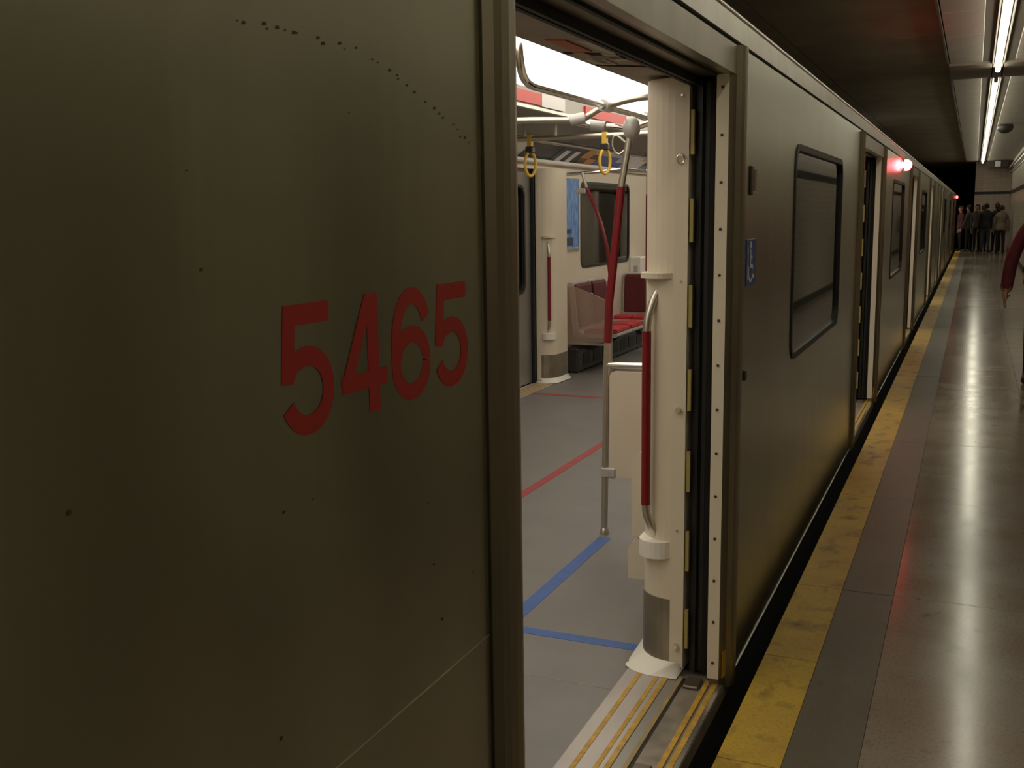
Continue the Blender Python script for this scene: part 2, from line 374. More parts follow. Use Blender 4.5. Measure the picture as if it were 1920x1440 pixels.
# unseen doors added opposite the train to reflect as soft bands in the steel
for n, (a, b) in enumerate(((-3.6, -2.8), (2.05, 2.95), (3.75, 4.25), (8.0, 9.4))):
    d = tag(MB().box(WX-.03, WX, a, b, .0, 2.05).build('door_%d' % (n+1), 'concrete_dark'), kind='structure')
    MB().tube([(WX-.07, b-.12, .95), (WX-.07, b-.12, 1.15)], .012, 8).box(WX-.075, WX-.03, b-.13, b-.11, .96, .98).box(WX-.075, WX-.03, b-.13, b-.11, 1.12, 1.14).build('door_handle', 'brushed', d)
# hanging sign at the end of the lamps, speaker dome
sg = empty('hanging_sign', (1.33, 42.6, 3.0))
MB().box(-.33, .36, -.05, .05, .03, .27).build('sign_box', 'speaker_dark', sg)
MB().box(-.06, .12, -.056, -.05, .05, .25).build('sign_face', 'sign_white', sg)
MB().box(-.2, -.18, -.01, .01, .27, .31).box(.18, .2, -.01, .01, .27, .31).build('hanger', 'pipe_grey', sg)
tag(sg, 'dark hanging sign box with a white middle at the far end of the tube lights', 'sign')
dm = empty('ceiling_loudspeaker', (1.17, 24.6, CH-.02))
MB().tube([(0, 0, 0), (0, 0, -.06)], [.14, .14], 16).build('mount', 'speaker_dark', dm)
MB().ellipsoid((0, 0, -.06), (.16, .16, .13), 16, 8).build('dome', 'speaker_dark', dm)
tag(dm, 'round dark loudspeaker dome on the pale ceiling right of the tube lights', 'speaker')

# ================================================================ the train
TOPZ = 2.04
DW = 1.623
def post_poly(off=0.0, flange=True):
    """plan of the interior door post, local (x, dy) measured from the door opening edge"""
    pts = []
    if flange: pts += [(-.145, .045), (-.19, .045)]
    else: pts += [(-.155, .052-off)]
    r = .12+off
    for i in range(9):
        a = math.radians(90*i/8); pts.append((-.19-r*math.sin(a), .17-r*math.cos(a) + (.0 if flange else 0)))
    pts += [(-.315-off, .30), (-.315-off, .40), (-.19, .44), (-.145, .44)]
    return pts
def flip(poly, y, sgn, xm=None):
    out = [((xm-x) if xm is not None else x, y+sgn*d) for x, d in poly]
    return out
def door_post(car, y, sgn, near=True, detail=2):
    xm = None if near else -3.12            # mirror for the far side of the car
    X = (lambda x: x) if near else (lambda x: -3.12-x)
    Y = lambda d: y+sgn*d
    p = MB().prism(flip(post_poly(), y, sgn, xm), .03, 1.955, 'z').build('door_post', 'cream', car)
    MB().prism(flip(post_poly(.004, False), y, sgn, xm), .03, .262, 'z').build('kick_plate', 'kick', p)
    inner = [(x, d) for x, d in post_poly(.006, False)]; outer = [(x if i in (0, len(inner)-1) else x-.035-(.02 if i < 7 else 0), d-(.045 if i < 9 else 0)) for i, (x, d) in enumerate(inner)]
    n = len(inner); vs = [(X(x), Y(d), .045) for x, d in inner]+[(X(x), Y(d), .006) for x, d in outer]
    MB().add(vs, [(i, (i+1) % n, n+(i+1) % n, n+i) for i in range(n)], 0, True).add(vs, [list(range(n))], 0).build('base_flare', 'cream_white', p)
    if detail < 1: return p
    pth = [(-.225, .11, 1.345), (-.243, .085, 1.305), (-.262, .062, 1.255), (-.274, .047, 1.20), (-.276, .044, 1.15)]
    pth2 = [(-.276, .044, .60), (-.274, .047, .555), (-.264, .060, .515), (-.250, .078, .475), (-.240, .09, .44)]
    T = lambda P: [(X(a), Y(b), c) for a, b, c in P]
    MB().tube(smooth_path(T(pth)), .0135, 10).build('handle_bar', 'brushed', p)
    MB().tube(smooth_path(T(pth2)), .0135, 10).build('handle_bar', 'brushed', p)
    MB().tube(T([(-.276, .044, 1.165), (-.276, .044, .585)]), .0155, 12).build('handle_sleeve', 'pole_red', p)
    def collar(z0, z1):
        poly = []
        for i in range(11):
            a = math.radians(-20+200*i/10); poly.append((-.238-.062*math.sin(a)*.95, .105-.062*math.cos(math.radians(90*0))*0-.068*math.sin(math.radians(180*i/10))))
        poly = [(-.18, .08)]+[(-.245+.062*math.cos(math.radians(t)), .085-.06*math.sin(math.radians(t))) for t in range(20, 181, 16)]+[(-.307, .14), (-.25, .16)]
        return MB().prism([(X(a), Y(b)) for a, b in poly], z0, z1, 'z')
    collar(.405, .462).build('handle_collar', 'cream_white', p)
    collar(1.335, 1.352).build('handle_collar', 'cream', p)
    for z in ((1.72, 1.327, .912, .506, .104, 1.90) if detail > 1 else ()):
        r = .011 if z in (.912, .104) else .005
        sc = MB().tube(T([(-.168, .047, z), (-.168, .030 if r > .01 else .041, z)]), [r, r*.8], 10)
        if z == 1.72: sc.loop_tube([Vector(T([(-.168+.012*math.cos(t*.7854), .036, z-.014+.016*math.sin(t*.7854))])[0]) for t in range(8)], .0025, 6)
        sc.build('screw' if r < .01 else 'latch_knob', 'chrome', p)
    return p
def near_door(car, y0, detail=2):
    y1 = y0+DW
    for y, s in ((y0, -1), (y1, 1)):
        Y = lambda d: y+s*d
        ya, yb = sorted((Y(0), Y(.02)))
        st = MB().box(-.051, -.013, ya, yb, .03, 1.95).build('jamb_strip', 'cream', car)
        if detail > 1:
            for k in range(14):
                z = .085+k*.1405
                MB().tube([(-.033, Y(.001), z), (-.033, Y(-.004), z)], [.0052, .004], 8).build('bolt', 'slot_dark', st)
        rv = MB().prism([(-.013, Y(0)), (.0, Y(.04)), (.0, Y(.05)), (-.05, Y(.05)), (-.05, Y(.021)), (-.013, Y(.021))], -.01, 1.95, 'z').build('jamb_reveal', 'steel_trim', car)
        ya, yb = sorted((Y(.015), Y(.028)))
        MB().prism([(-.004, Y(.016)), (.0015, Y(.038)), (-.001, Y(.038)), (-.0065, Y(.016))], .03, .12, 'z').build('yellow_mark', 'stripe_yellow', rv)
        tp = []
        for i in range(7):
            a = math.pi*i/6; tp.append((.022*math.sin(a)**.5 if 0 < i < 6 else 0, Y(.0875-.0475*math.cos(a))))
        tp += [(-.02, Y(.135)), (-.02, Y(.04))]
        MB().prism(tp, -.01, TOPZ-.005, 'z').build('door_trim', 'steel_trim', car)
        # door leaf slid into its pocket, black nosing with warning dashes
        ya, yb = sorted((Y(.10), Y(.84)))
        lf = MB().box(-.118, -.062, ya, yb, .02, 1.93).build('door_leaf', 'door_leaf', car)
        MB().prism([(-.125, Y(.10)), (-.125, Y(.062)), (-.105, Y(.05)), (-.098, Y(.066)), (-.085, Y(.066)), (-.078, Y(.05)), (-.056, Y(.06)), (-.056, Y(.10))], .02, 1.94, 'z').build('rubber_nosing', 'rubber', lf)
        if detail > 0:
            for k in range(7):
                z = .10+k*.27
                ya, yb = sorted((Y(.045), Y(.058)))
                MB().box(-.140, -.129, ya, yb, z, z+.135).build('warning_dash', 'warn_yellow', lf)
        ya, yb = sorted((Y(.05), Y(.30)))
        MB().box(-.060, -.052, ya, yb, -.01, 1.95).box(-.14, -.06, *sorted((Y(.86), Y(.90))), .0, 1.95).build('door_pocket', 'black', car)
        door_post(car, y, s, True, detail)
    # header over the opening: outer panel, brown soffit, black guide rails
    MB().box(-.03, .0, y0-.04, y1+.04, 1.95, TOPZ-.006).build('door_header', 'steel_header', car)
    MB().box(-.13, -.004, y0-.05, y1+.05, 1.952, 1.99).build('header_soffit', 'steel_trim', car)
    for xa in (-.05, -.118, -.136):
        MB().box(xa-.012, xa, y0-.06, y1+.06, 1.928 if xa < -.1 else 1.944, 1.952).build('guide_rail', 'black', car)
    # threshold
    th = MB().box(-.329, -.002, y0-.05, y1+.1, -.05, .0).build('threshold', 'sill_dirty', car)
    a, b = y0-.02, y1+.03
    for n_, xa, xb, m, z in (('sill_plate', -.329, -.181, 'sill_alu', .005), ('sill_stripe', -.288, -.273, 'stripe_yellow', .0065), ('sill_stripe', -.226, -.212, 'stripe_yellow', .0065),
                             ('sill_stripe', -.198, -.182, 'stripe_yellow', .0065), ('sill_rail', -.180, -.150, 'sill_grey', .003), ('sill_stripe', -.149, -.136, 'sill_dirty_yellow', .006),
                             ('sill_slot', -.134, -.127, 'black', .001), ('sill_stripe', -.062, -.046, 'stripe_yellow', .005), ('sill_stripe', -.036, -.019, 'stripe_yellow', .005), ('sill_edge', -.017, -.003, 'steel_bright', .006)):
        MB().box(xa, xb, a, b, -.002, z).build(n_, m, th)
    for yy in ((y0+.25, y0+.98, y1-.045) if detail > 1 else (y1-.045,)):
        MB().bbox(-.122, -.070, yy, yy+.075, 0, .012, .004).build('sill_clip', 'clip_dark', th)

def window(car, y0, y1, z0, z1, xo, xi, glass='window_glass'):
    g = MB().ring(rrect(y0, y1, z0, z1, .09), rrect(y0+.026, y1-.026, z0+.026, z1-.026, .07), min(xo, xi), max(xo, xi)).build('window_frame', 'gasket', car)
    xm = (xo+xi)/2
    MB().prism(rrect(y0+.022, y1-.022, z0+.022, z1-.022, .07), xm-.004, xm+.004, 'x').build('window_pane', glass, g)

def make_car(name, yA, yB, doors, label, detail, has_number=False):
    car = empty(name, (0, 0, 0)); tag(car, label, 'train')
    # --- outer skin between the doors
    edges = [yA]+[e for d in doors for e in (d-.147, d+DW+.147)]+[yB]
    for i in range(0, len(edges), 2):
        a, b = edges[i], edges[i+1]
        full = b-a > 3.0
        if full:
            c = (a+b)/2+.05; w0, w1, wz0, wz1 = c-.83, c+.83, .92, 1.815
            MB().ring_plate((a, b, -.01, TOPZ-.004), rrect(w0, w1, wz0, wz1, .09), -.03, .0).build('side_panel', 'steel_side', car)
            window(car, w0, w1, wz0, wz1, -.035, .005)
            MB().ring_plate((a+.28, b-.28, .0, 1.96), rrect(w0, w1, wz0, wz1, .09), -.205, -.19).build('lining_panel', 'cream_wall', car)
        else:
            MB().box(-.03, 0, a, b, -.01, TOPZ-.004).build('side_panel', 'steel_side', car)
            MB().box(-.205, -.19, a+.28 if i else a, b-.28 if not i else b, 0, 1.96).build('lining_panel', 'cream_wall', car)
        MB().box(-.005, .003, a, b, -.014, -.006).build('sill_line', 'steel_bright', car)
    MB().box(-.04, -.008, yA, yB, TOPZ-.004, TOPZ+.006).build('roof_seam', 'dark_seam', car)
    MB().prism([(-.03, TOPZ+.006), (.003, TOPZ+.006), (-.004, 2.115), (-.03, 2.12)], yA, yB, 'y').build('cant_rail', 'steel_header', car)
    MB().tube([(-.012, yA, 2.125), (-.012, yB, 2.125)], .0105, 8).build('rain_gutter', 'steel_bright', car)
    roof = [(-.012-3.096*u/16, 2.112+.36*(1-(1-2*u/16)**2)) for u in range(17)]
    roof2 = [(x*.985-.023, z-.03) for x, z in roof[::-1]]
    MB().prism(roof+roof2, yA, yB, 'y', 0, True).build('roof', 'steel_trim', car)
    MB().box(-3.05, -.03, yA, yB, -.42, -.05).build('underframe', 'underframe', car)
    MB().box(-.06, -.004, yA, yB, -.42, -.016).build('skirt', 'underframe', car)
    # --- cabin floor, ceiling
    fo = MB().box(-2.97, -.330, yA, yB, -.05, .0).build('cabin_floor', 'car_floor', car)
    for i in range(0, len(edges), 2): MB().box(-.330, -.03, edges[i]+.05, edges[i+1]-.05, -.05, -.0005).build('cabin_floor_edge', 'car_floor', car)
    so = MB().prism([(-.137, 1.955), (-.385, 1.978), (-.40, 2.0), (-.40, 2.19), (-.62, 2.20), (-.62, 2.22), (-.137, 2.22)], yA, yB, 'y').build('door_gear_cover', 'soffit', car)
    MB().box(-.70, -.62, yA, yB, 2.19, 2.22).build('ceiling_lining', 'cabin_ceiling', car)
    cu = MB().box(-2.30, -1.5, yA, yB, 2.105, 2.22).build('ceiling_centre_unit', 'cabin_grey', car)
    MB().box(-1.515, -1.492, yA, yB, 2.096, 2.112).build('centre_unit_lip', 'cream_white', cu)
    MB().box(-2.615, -2.595, yA, yB, 2.205, 2.235).build('ceiling_lining', 'cabin_ceiling', car)
    L = 2.30; n = max(1, round((yB-yA)/L)); L = (yB-yA)/n
    lm1 = MB().prism([(-1.485, 2.205), (-1.47, 2.195), (-1.1, 2.185), (-.72, 2.175), (-.70, 2.19), (-.70, 2.215), (-1.485, 2.215)], .006, L-.006, 'y').mesh('light_panel', 'cabin_light')
    lm2 = MB().box(-2.59, -2.33, .006, L-.006, 2.197, 2.215).mesh('light_panel', 'cabin_light')
    for k in range(n): link('light_panel', lm1, car, (0, yA+k*L, 0)); link('light_panel', lm2, car, (0, yA+k*L, 0))
    # --- far side of the cabin: wall bays, closed doors, advert band
    fd = doors
    fe = [yA]+[e for d in fd for e in (d-.04, d+DW+.04)]+[yB]
    for i in range(0, len(fe), 2):
        a, b = fe[i], fe[i+1]
        if b-a > 3.0:
            c = (a+b)/2; w0, w1, wz0, wz1 = c-.82, c+.82, 1.0, 1.87
            MB().ring_plate((a, b, 0, 2.05), rrect(w0, w1, wz0, wz1, .09), -2.97, -2.95).build('far_wall_panel', 'cream_wall', car)
            window(car, w0, w1, wz0, wz1, -2.975, -2.945, 'cabin_glass')
            MB().ring_plate((a, b, -.01, 2.12), rrect(w0, w1, wz0, wz1, .09), -3.12, -3.10).build('far_side_panel', 'steel_side', car)
        else:
            MB().box(-2.97, -2.95, a, b, 0, 2.05).build('far_wall_panel', 'cream_wall', car)
            MB().box(-3.12, -3.10, a, b, -.01, 2.12).build('far_side_panel', 'steel_side', car)
    for d in fd:
        for a, b in ((d-.02, d+DW/2-.006), (d+DW/2+.006, d+DW+.02)):
            lf = MB().ring_plate((a, b, .01, 1.95), rrect(a+.16, b-.16, .85, 1.80, .10), -3.05, -3.01).build('far_door_leaf', 'door_leaf', car)
            MB().ring(rrect(a+.15, b-.15, .84, 1.81, .10), rrect(a+.175, b-.175, .865, 1.785, .09), -3.06, -3.0).build('door_window_frame', 'gasket', lf)
            MB().prism(rrect(a+.16, b-.16, .85, 1.80, .10), -3.033, -3.027, 'x').build('door_window_pane', 'cabin_glass', lf)
        MB().box(-3.04, -3.0, d+DW/2-.012, d+DW/2+.012, .01, 1.95).build('door_seal', 'rubber', car)
        for yy in (d-.012, d+DW+.012): MB().box(-3.0, -2.975, yy-.012, yy+.012, 0, 1.95).build('door_seal', 'rubber', car)
        fs = MB().box(-3.0, -2.79, d, d+DW, -.01, .004).build('far_threshold', 'sill_alu', car)
        for xa in (-2.84, -2.89, -2.94): MB().box(xa, xa+.018, d, d+DW, .003, .006).build('sill_stripe', 'stripe_yellow', fs)
        MB().box(-3.10, -2.95, d-.04, d+DW+.04, 1.95, 2.05).build('far_door_header', 'cream_wall', car)
        if detail > 0:
            for y, s in ((d, -1), (d+DW, 1)): door_post(car, y, s, False, 1)
    ab = MB()
    arc = [(-2.60-.345*u/6, 2.222-.185*(u/6)**1.35) for u in range(7)]
    MB().prism(arc+[(x-.012, z+.014) for x, z in arc[::-1]], yA, yB, 'y', 0, True).build('advert_band', 'cabin_ceiling', car)
    MB().prism([(-2.955, 2.0), (-2.905, 2.0), (-2.893, 2.012), (-2.905, 2.035), (-2.955, 2.035)], yA, yB, 'y').build('advert_rail', 'cream_white', car)
    for d in doors: near_door(car, d, detail if d == doors[0] else min(detail, 1) if d == doors[min(1, len(doors)-1)] else 0)
    if yA < -.2 and yA > -1:                      # end bulkhead of the near car
        MB().box(-3.12, -.0, yA-.05, yA, -.05, 2.12).build('end_bulkhead', 'cream_wall', car)
    return car, fo, so, cu

D1 = 1.577; P = 5.6
car1, floor1, soffit1, centre1 = make_car('subway_train_car', -.45, 22.45, [D1, D1+P, D1+2*P, D1+3*P], 'near stainless steel subway car numbered 5465 with its first door standing open', 2)
car2, *_ = make_car('subway_train_car', 22.75, 45.6, [24.5, 30.1, 35.7, 41.3], 'far stainless steel subway car at the dark end of the platform', 0)
gw = tag(MB().box(-2.9, -.15, 22.45, 22.75, -.02, 2.1).build('gangway_bellows', 'rubber'), 'black rubber gangway bellows joining the two subway cars', 'bellows')

# car number 5465
def stroke(mb, pts, w, x):
    P2 = [Vector((p[0], p[1])) for p in pts]; L_, R_ = [], []
    for i, p in enumerate(P2):
        a = (P2[i]-P2[i-1]).normalized() if i else None; b = (P2[i+1]-P2[i]).normalized() if i < len(P2)-1 else None
        if a is None: a = b
        if b is None: b = a
        na, nb = Vector((-a.y, a.x)), Vector((-b.y, b.x)); m = (na+nb); m = m/max(m.length, 1e-6); k = w/2/max(m.dot(na), .35)
        L_.append(p+m*k); R_.append(p-m*k)
    n = len(P2); vs = [(x, *q) for q in L_]+[(x, *q) for q in R_]
    mb.add(vs, [(i, i+1, n+i+1, n+i) for i in range(n-1)])
def arcp(cx, cy, rx, ry, a0, a1, n=18): return [(cx+rx*math.cos(math.radians(a0+(a1-a0)*i/n)), cy+ry*math.sin(math.radians(a0+(a1-a0)*i/n))) for i in range(n+1)]
GL = {'5': [([(.90, .915), (.17, .915)], .17), ([(.215, .99), (.135, .41)], .165), ([(.145, .46), (.26, .57)]+arcp(.48, .33, .37, .265, 115, -158), .165)],
      '4': [([(.03, .285), (.97, .285)], .155), ([(.69, 0), (.69, 1)], .19), ([(.10, .25), (.625, .97)], .155)],
      '6': [(arcp(.5, .325, .37, .26, 0, 360, 28), .165), (arcp(.52, .52, .39, .41, 28, 180, 16)+[(.13, .33)], .165)]}
num = empty('car_number'); num.parent = car1
for k, ch in enumerate('5465'):
    mb = MB()
    for pts, w in GL[ch]:
        q = [(p[0]*.111+.911+k*.1185, p[1]*.148+1.300) for p in pts]
        stroke(mb, q, w*.137, .0003+.00015*GL[ch].index((pts, w)))
    mb.build('digit', 'number_red', num)
# details on the near car side
mb = MB()
for k in range(46):
    t = k/45; 
    yy = .86+.58*t; zz = 1.735-.0*t-(.11*max(0, t-.42)**1.25/.5)
    if random.random() < .72:
        yy += random.uniform(-.006, .006); zz += random.uniform(-.003, .003); r = random.uniform(.0008, .0022)
        mb.add([(.0008, yy-r*1.5, zz-r), (.0008, yy+r*1.5, zz-r*.6), (.0008, yy+r, zz+r), (.0008, yy-r, zz+r*.8)], [(0, 1, 2, 3)])
for k in range(16):
    yy = random.uniform(.5, 1.4); zz = random.uniform(.9, 1.85); r = random.uniform(.0008, .0024)
    mb.add([(.0008, yy-r, zz-r), (.0008, yy+r, zz-r*.6), (.0008, yy+r, zz+r), (.0008, yy-r, zz+r*.8)], [(0, 1, 2, 3)])
tag(mb.build('rust_specks', 'rust', car1), kind='stuff')
MB().box(-.001, .0012, .3, D1-.15, .877, .8785).build('panel_joint', 'steel_header', car1)
sl = MB().bbox(-.001, .006, 3.475, 3.505, 1.595, 1.69, .003).build('keyhole_cover', 'slot_dark', car1)
MB().box(-.001, .002, 3.545, 3.585, 1.61, 1.68).build('lock_label', 'steel_trim', car1)
MB().bbox(-.001, .006, 3.44, 3.47, .985, 1.02, .003).build('keyhole_cover', 'slot_dark', car1)
# accessibility sign
ac = empty('accessibility_sign', (0.0005, 3.44, 1.30)); tag(ac, 'small blue wheelchair symbol sign beside the open train door', 'sign')
MB().bbox(0, .002, 0, .155, 0, .152, .0008).build('sign_plate', 'sign_blue', ac)
mb = MB()
stroke(mb, arcp(.070, .050, .036, .036, 160, 380, 16), .011, .0024)
stroke(mb, [(.066, .118), (.066, .062), (.098, .062), (.112, .026), (.128, .030)], .012, .0024); stroke(mb, [(.066, .092), (.094, .092)], .010, .0024)
stroke(mb, arcp(.064, .134, .006, .006, 0, 360, 10), .011, .0024)
stroke(mb, [(.02, .02), (.02, .13)], .008, .0024)
mb.build('wheelchair_symbol', 'sign_white', ac)
mb = MB().box(0, .0012, 7.0, 7.09, 1.36, 1.43).box(0, .0012, 6.98, 7.10, 1.24, 1.33); mb.build('faded_sticker', 'sticker_red', car1)

# red signal lamps on the car sides
for (yy, zz, lab) in ((11.1, 1.975, 'bright red signal lamp high on the car side above the second window'), (42.3, 1.985, 'tiny red signal lamp at the far end of the train')):
    k = empty('signal_lamp', (0.003, yy, zz)); tag(k, lab, 'lamp', 'red signal lamps on the train')
    MB().bbox(0, .022, -.055, .055, -.05, .05, .008).build('housing', 'lamp_housing', k)
    MB().ellipsoid((.034, 0, 0), (.055, .075, .055), 14, 8).build('lens', 'red_glow' if yy < 20 else 'red_glow_dim', k)
MB().ellipsoid((.004, 7.12, 1.86), (.008, .02, .02), 8, 6).build('door_indicator_lens', 'red_small', car1)

# ---------------------------------------------------------------- floor tape
for nm, xa, xb, ya, yb, m in (('tape_strip', -.90, -.33, 3.385, 3.44, 'tape_blue'), ('tape_strip', -.905, -.845, 3.44, 4.60, 'tape_blue'),
                              ('tape_strip', -1.585, -1.53, 3.6, 8.25, 'tape_red'), ('tape_strip', -2.80, -1.53, 8.25, 8.31, 'tape_red')):
    MB().box(xa, xb, ya, yb, -.001, .0012 if 'blue' in m else .0016).build(nm, m, floor1)
MB().box(-2.8, -.33, 3.06, 3.066, -.001, .0006).build('floor_joint', 'sill_dirty', floor1)
# labels and service plates on the soffit
for xa, xb, ya, yb, m in ((-.325, -.27, 2.50, 2.70, 'label_orange'), (-.335, -.30, 2.72, 2.95, 'label_tan'), (-.24, -.18, 2.5, 2.72, 'label_pale'), (-.36, -.30, 1.85, 2.02, 'label_pale'),
                          (-.26, -.22, 2.74, 2.88, 'label_pale'), (-.31, -.22, 2.78, 2.84, 'clip_dark'), (-.35, -.29, 2.86, 2.98, 'label_pale'), (-.22, -.18, 2.9, 2.97, 'label_orange'), (-.37, -.16, 2.745, 2.752, 'dark_seam'), (-.37, -.16, 3.01, 3.018, 'dark_seam'), (-.37, -.16, 2.06, 2.068, 'dark_seam')):
    zz = lambda x: 1.955+(-.137-x)*.0927
    vs = [(xa, ya, zz(xa)-.004), (xb, ya, zz(xb)-.004), (xb, yb, zz(xb)-.004), (xa, yb, zz(xa)-.004)]
    vs += [(p[0], p[1], p[2]+.006) for p in vs]
    MB().add(vs, [(0, 3, 2, 1), (4, 5, 6, 7), (0, 1, 5, 4), (1, 2, 6, 5), (2, 3, 7, 6), (3, 0, 4, 7)]).build('service_label', m, soffit1)
# red fascia strips on the centre unit
for ya, yb in ((2.6, 5.35), (6.05, 6.85), (7.75, 9.05), (9.8, 11.2)):
    MB().box(-1.498, -1.488, ya, yb, 2.122, 2.182).build('fascia_strip', 'fascia_red', centre1)
    MB().box(-1.498, -1.486, yb, yb+.35, 2.118, 2.186).build('fascia_clamp', 'clamp_grey', centre1)

# ---------------------------------------------------------------- advert cards on the far band
arc = [(-2.60-.345*u/6, 2.215-.185*(u/6)**1.35) for u in (.25, 1.3, 2.4, 3.5, 4.6, 5.75)]
def card(y0, y1, rows, lab):
    """rows: list (top to bottom) of lists of material names along y"""
    mb = MB(); mats = []
    nv = len(arc)-1; nr = len(rows)
    for j in range(nv):
        row = rows[min(nr-1, j*nr//nv)]; nu = len(row)
        for i, m in enumerate(row):
            if m not in mats: mats.append(m)
            a, b = y0+(y1-y0)*i/nu, y0+(y1-y0)*(i+1)/nu
            mb.add([(arc[j][0], a, arc[j][1]), (arc[j][0], b, arc[j][1]), (arc[j+1][0], b, arc[j+1][1]), (arc[j+1][0], a, arc[j+1][1]),
                    (arc[j][0]-.003, a, arc[j][1]+.003), (arc[j][0]-.003, b, arc[j][1]+.003), (arc[j+1][0]-.003, b, arc[j+1][1]+.003), (arc[j+1][0]-.003, a, arc[j+1][1]+.003)],
                   [(0, 1, 2, 3), (7, 6, 5, 4), (0, 4, 5, 1), (2, 6, 7, 3), (1, 5, 6, 2), (3, 7, 4, 0)], mats.index(m))
    o = mb.build('advert_card', mats); tag(o, lab, 'advertisement', 'advert cards in the curved band over the far windows'); return o
K, Wh, G, O, T, Br, B, Li, Pk, Gr = 'ad_black', 'ad_white', 'ad_green', 'ad_orange', 'ad_tan', 'ad_brown', 'ad_blue', 'ad_lilac', 'ad_pink', 'ad_grey'
card(8.35, 9.05, [[K, G, K], [G, G, K], [K, G, K], [K, K, K], [K, K, K]], 'dark green and black advert card, leftmost in the band')
card(9.07, 9.72, [[K, Gr, Wh, Wh, K], [K, Wh, Wh, Wh, K], [K, K, K, K, K], [K, Wh, K, Wh, K], [K, Wh, K, Wh, K]], 'black advert card with a grid of white boxes')
card(9.74, 10.22, [[T, Wh], [T, Wh], [O, T], [O, Br], [Br, O]], 'orange and tan picture advert card beside the black grid card')
card(10.24, 11.1, [[Li, Wh, Li], [Wh, Li, Wh], [Li, Li, Li], [B, B, Li], [B, B, B]], 'pale lilac advert card with a dark blue lower edge behind the hanging strap')
card(11.12, 11.8, [[Wh, Pk, Wh], [Pk, Wh, Wh], [Wh, Wh, Pk], [Wh, Wh, Wh], [Li, Wh, Wh]], 'white and pink advert card behind the leaning pole')
card(11.82, 12.6, [[Gr, Wh, Gr], [Wh, Gr, Gr], [Gr, Wh, K], [K, Gr, K], [Gr, K, Gr]], 'grey and black advert card, rightmost in the band')
# blue poster in its frame on the far wall
po = empty('wall_poster', (-2.949, 9.53, 1.20)); tag(po, 'tall narrow blue poster in a silver frame on the far cabin wall', 'poster')
MB().box(0, .006, .0, .36, .02, .68).build('poster_print', 'poster_blue', po)
MB().box(.006, .008, .0, .20, .04, .12).box(.006, .008, .0, .16, .16, .20).build('print_block', 'poster_dark', po)
MB().bbox(-.001, .014, -.015, .375, -.012, .02, .003).box(0, .012, .36, .372, .02, .69).box(0, .012, -.012, 0, .02, .69).box(0, .012, -.012, .372, .68, .692).build('poster_frame', 'steel_bright', po)

# ---------------------------------------------------------------- near screen with leaning pole
sc = empty('seat_screen', (-.893, 4.66, 0)); tag(sc, 'cream seat end panel under a chrome bar beside the leaning red pole', 'screen')
MB().prism(rrect(.022, .69, .292, .805, .03), -.011, .011, 'y').build('panel', 'cream', sc)
MB().tube([(.0, 0, .832), (.69, 0, .845)], .016, 12).build('top_bar', 'chrome', sc)
MB().bbox(-.02, .055, -.02, .02, .285, .335, .006).tube([(.02, -.025, .31), (.02, .025, .31)], .009, 8).build('bracket', 'clamp_grey', sc)
st = empty('grab_pole', (-.900, 4.66, 0)); tag(st, 'tall red sleeved grab pole bending as it rises, just inside the open door', 'pole')
pp = [(0, 0, .0), (.012, 0, .83), (.017, 0, .94), (.024, 0, 1.12), (.044, 0, 1.30), (.063, 0, 1.48), (.082, 0, 1.664), (.104, 0, 1.79), (.127, 0, 1.92)]
MB().tube(pp, .0165, 12).build('steel_tube', 'brushed', st)
MB().tube(pp[2:7], .0195, 12).build('red_sleeve', 'pole_red', st)
MB().tube([(0, 0, 0), (0, 0, .022), (0, 0, .03)], [.024, .022, .0168], 12).build('floor_flange', 'brushed', st)
MB().ellipsoid((.130, 0, 1.925), (.042, .042, .052), 12, 8).build('joint', 'clamp_grey', st)
MB().tube([(.02, .012, .62), (.022, .012, 1.20)], .006, 8).build('cable_cover', 'clamp_grey', st)

# ---------------------------------------------------------------- overhead rails
ra = empty('overhead_rail', (-.865, 3.2, 2.02)); tag(ra, 'chrome overhead rail curving up to the ceiling near the door, running along the car', 'handrail', 'overhead handrails in the car')
MB().tube(smooth_path([(0, .395, .21), (0, .395, .15), (0, .40, .085), (0, .43, .028), (0, .495, .003), (0, .65, 0), (0, 1.4, 0), (0, 2.0, 0), (0, 4.4, 0), (0, 9.0, 0)]), .0165, 12).build('rail_tube', 'chrome', ra)
for yy in (1.38, 2.05, 3.6, 5.2): MB().tube([(0, yy-.045, 0), (0, yy+.045, 0)], .026, 12).build('clamp', 'clamp_grey', ra)
for yy in (3.6, 5.2, 8.5): MB().tube([(0, yy, .02), (0, yy, .165)], .012, 8).build('hanger', 'clamp_grey', ra)
rb = empty('curved_rail', (-.887, 4.60, 2.02)); tag(rb, 'curved chrome cross rail clamped under the near overhead rail', 'handrail', 'overhead handrails in the car')
MB().tube(smooth_path([(.52, .06, .035), (.30, .0, .03), (.16, -.03, .024), (0, .0, -.005), (-.055, .0, -.03), (-.10, .0, -.05), (-.16, -.03, -.055), (-.30, -.12, -.055), (-.8, -.16, -.04), (-1.333, -.16, .05)]), .015, 12).build('rail_tube', 'brushed', rb)
MB().tube([(-.085, 0, -.044), (-.15, -.02, -.055)], .026, 12).build('clamp', 'clamp_grey', rb)
rc = empty('curved_rail', (-.77, 4.66, 1.925)); tag(rc, 'short chrome rail running into the grey joint on top of the red pole', 'handrail', 'overhead handrails in the car')
MB().tube(smooth_path([(-.26, -.02, .035), (-.20, .02, .022), (-.10, .02, .012), (0, 0, 0), (.10, .03, .025), (.30, .08, .055), (.5, .1, .06)]), .0145, 12).build('rail_tube', 'chrome', rc)
MB().tube([(-.20, .02, .022), (-.13, .02, .014)], .024, 12).build('clamp', 'clamp_grey', rc)
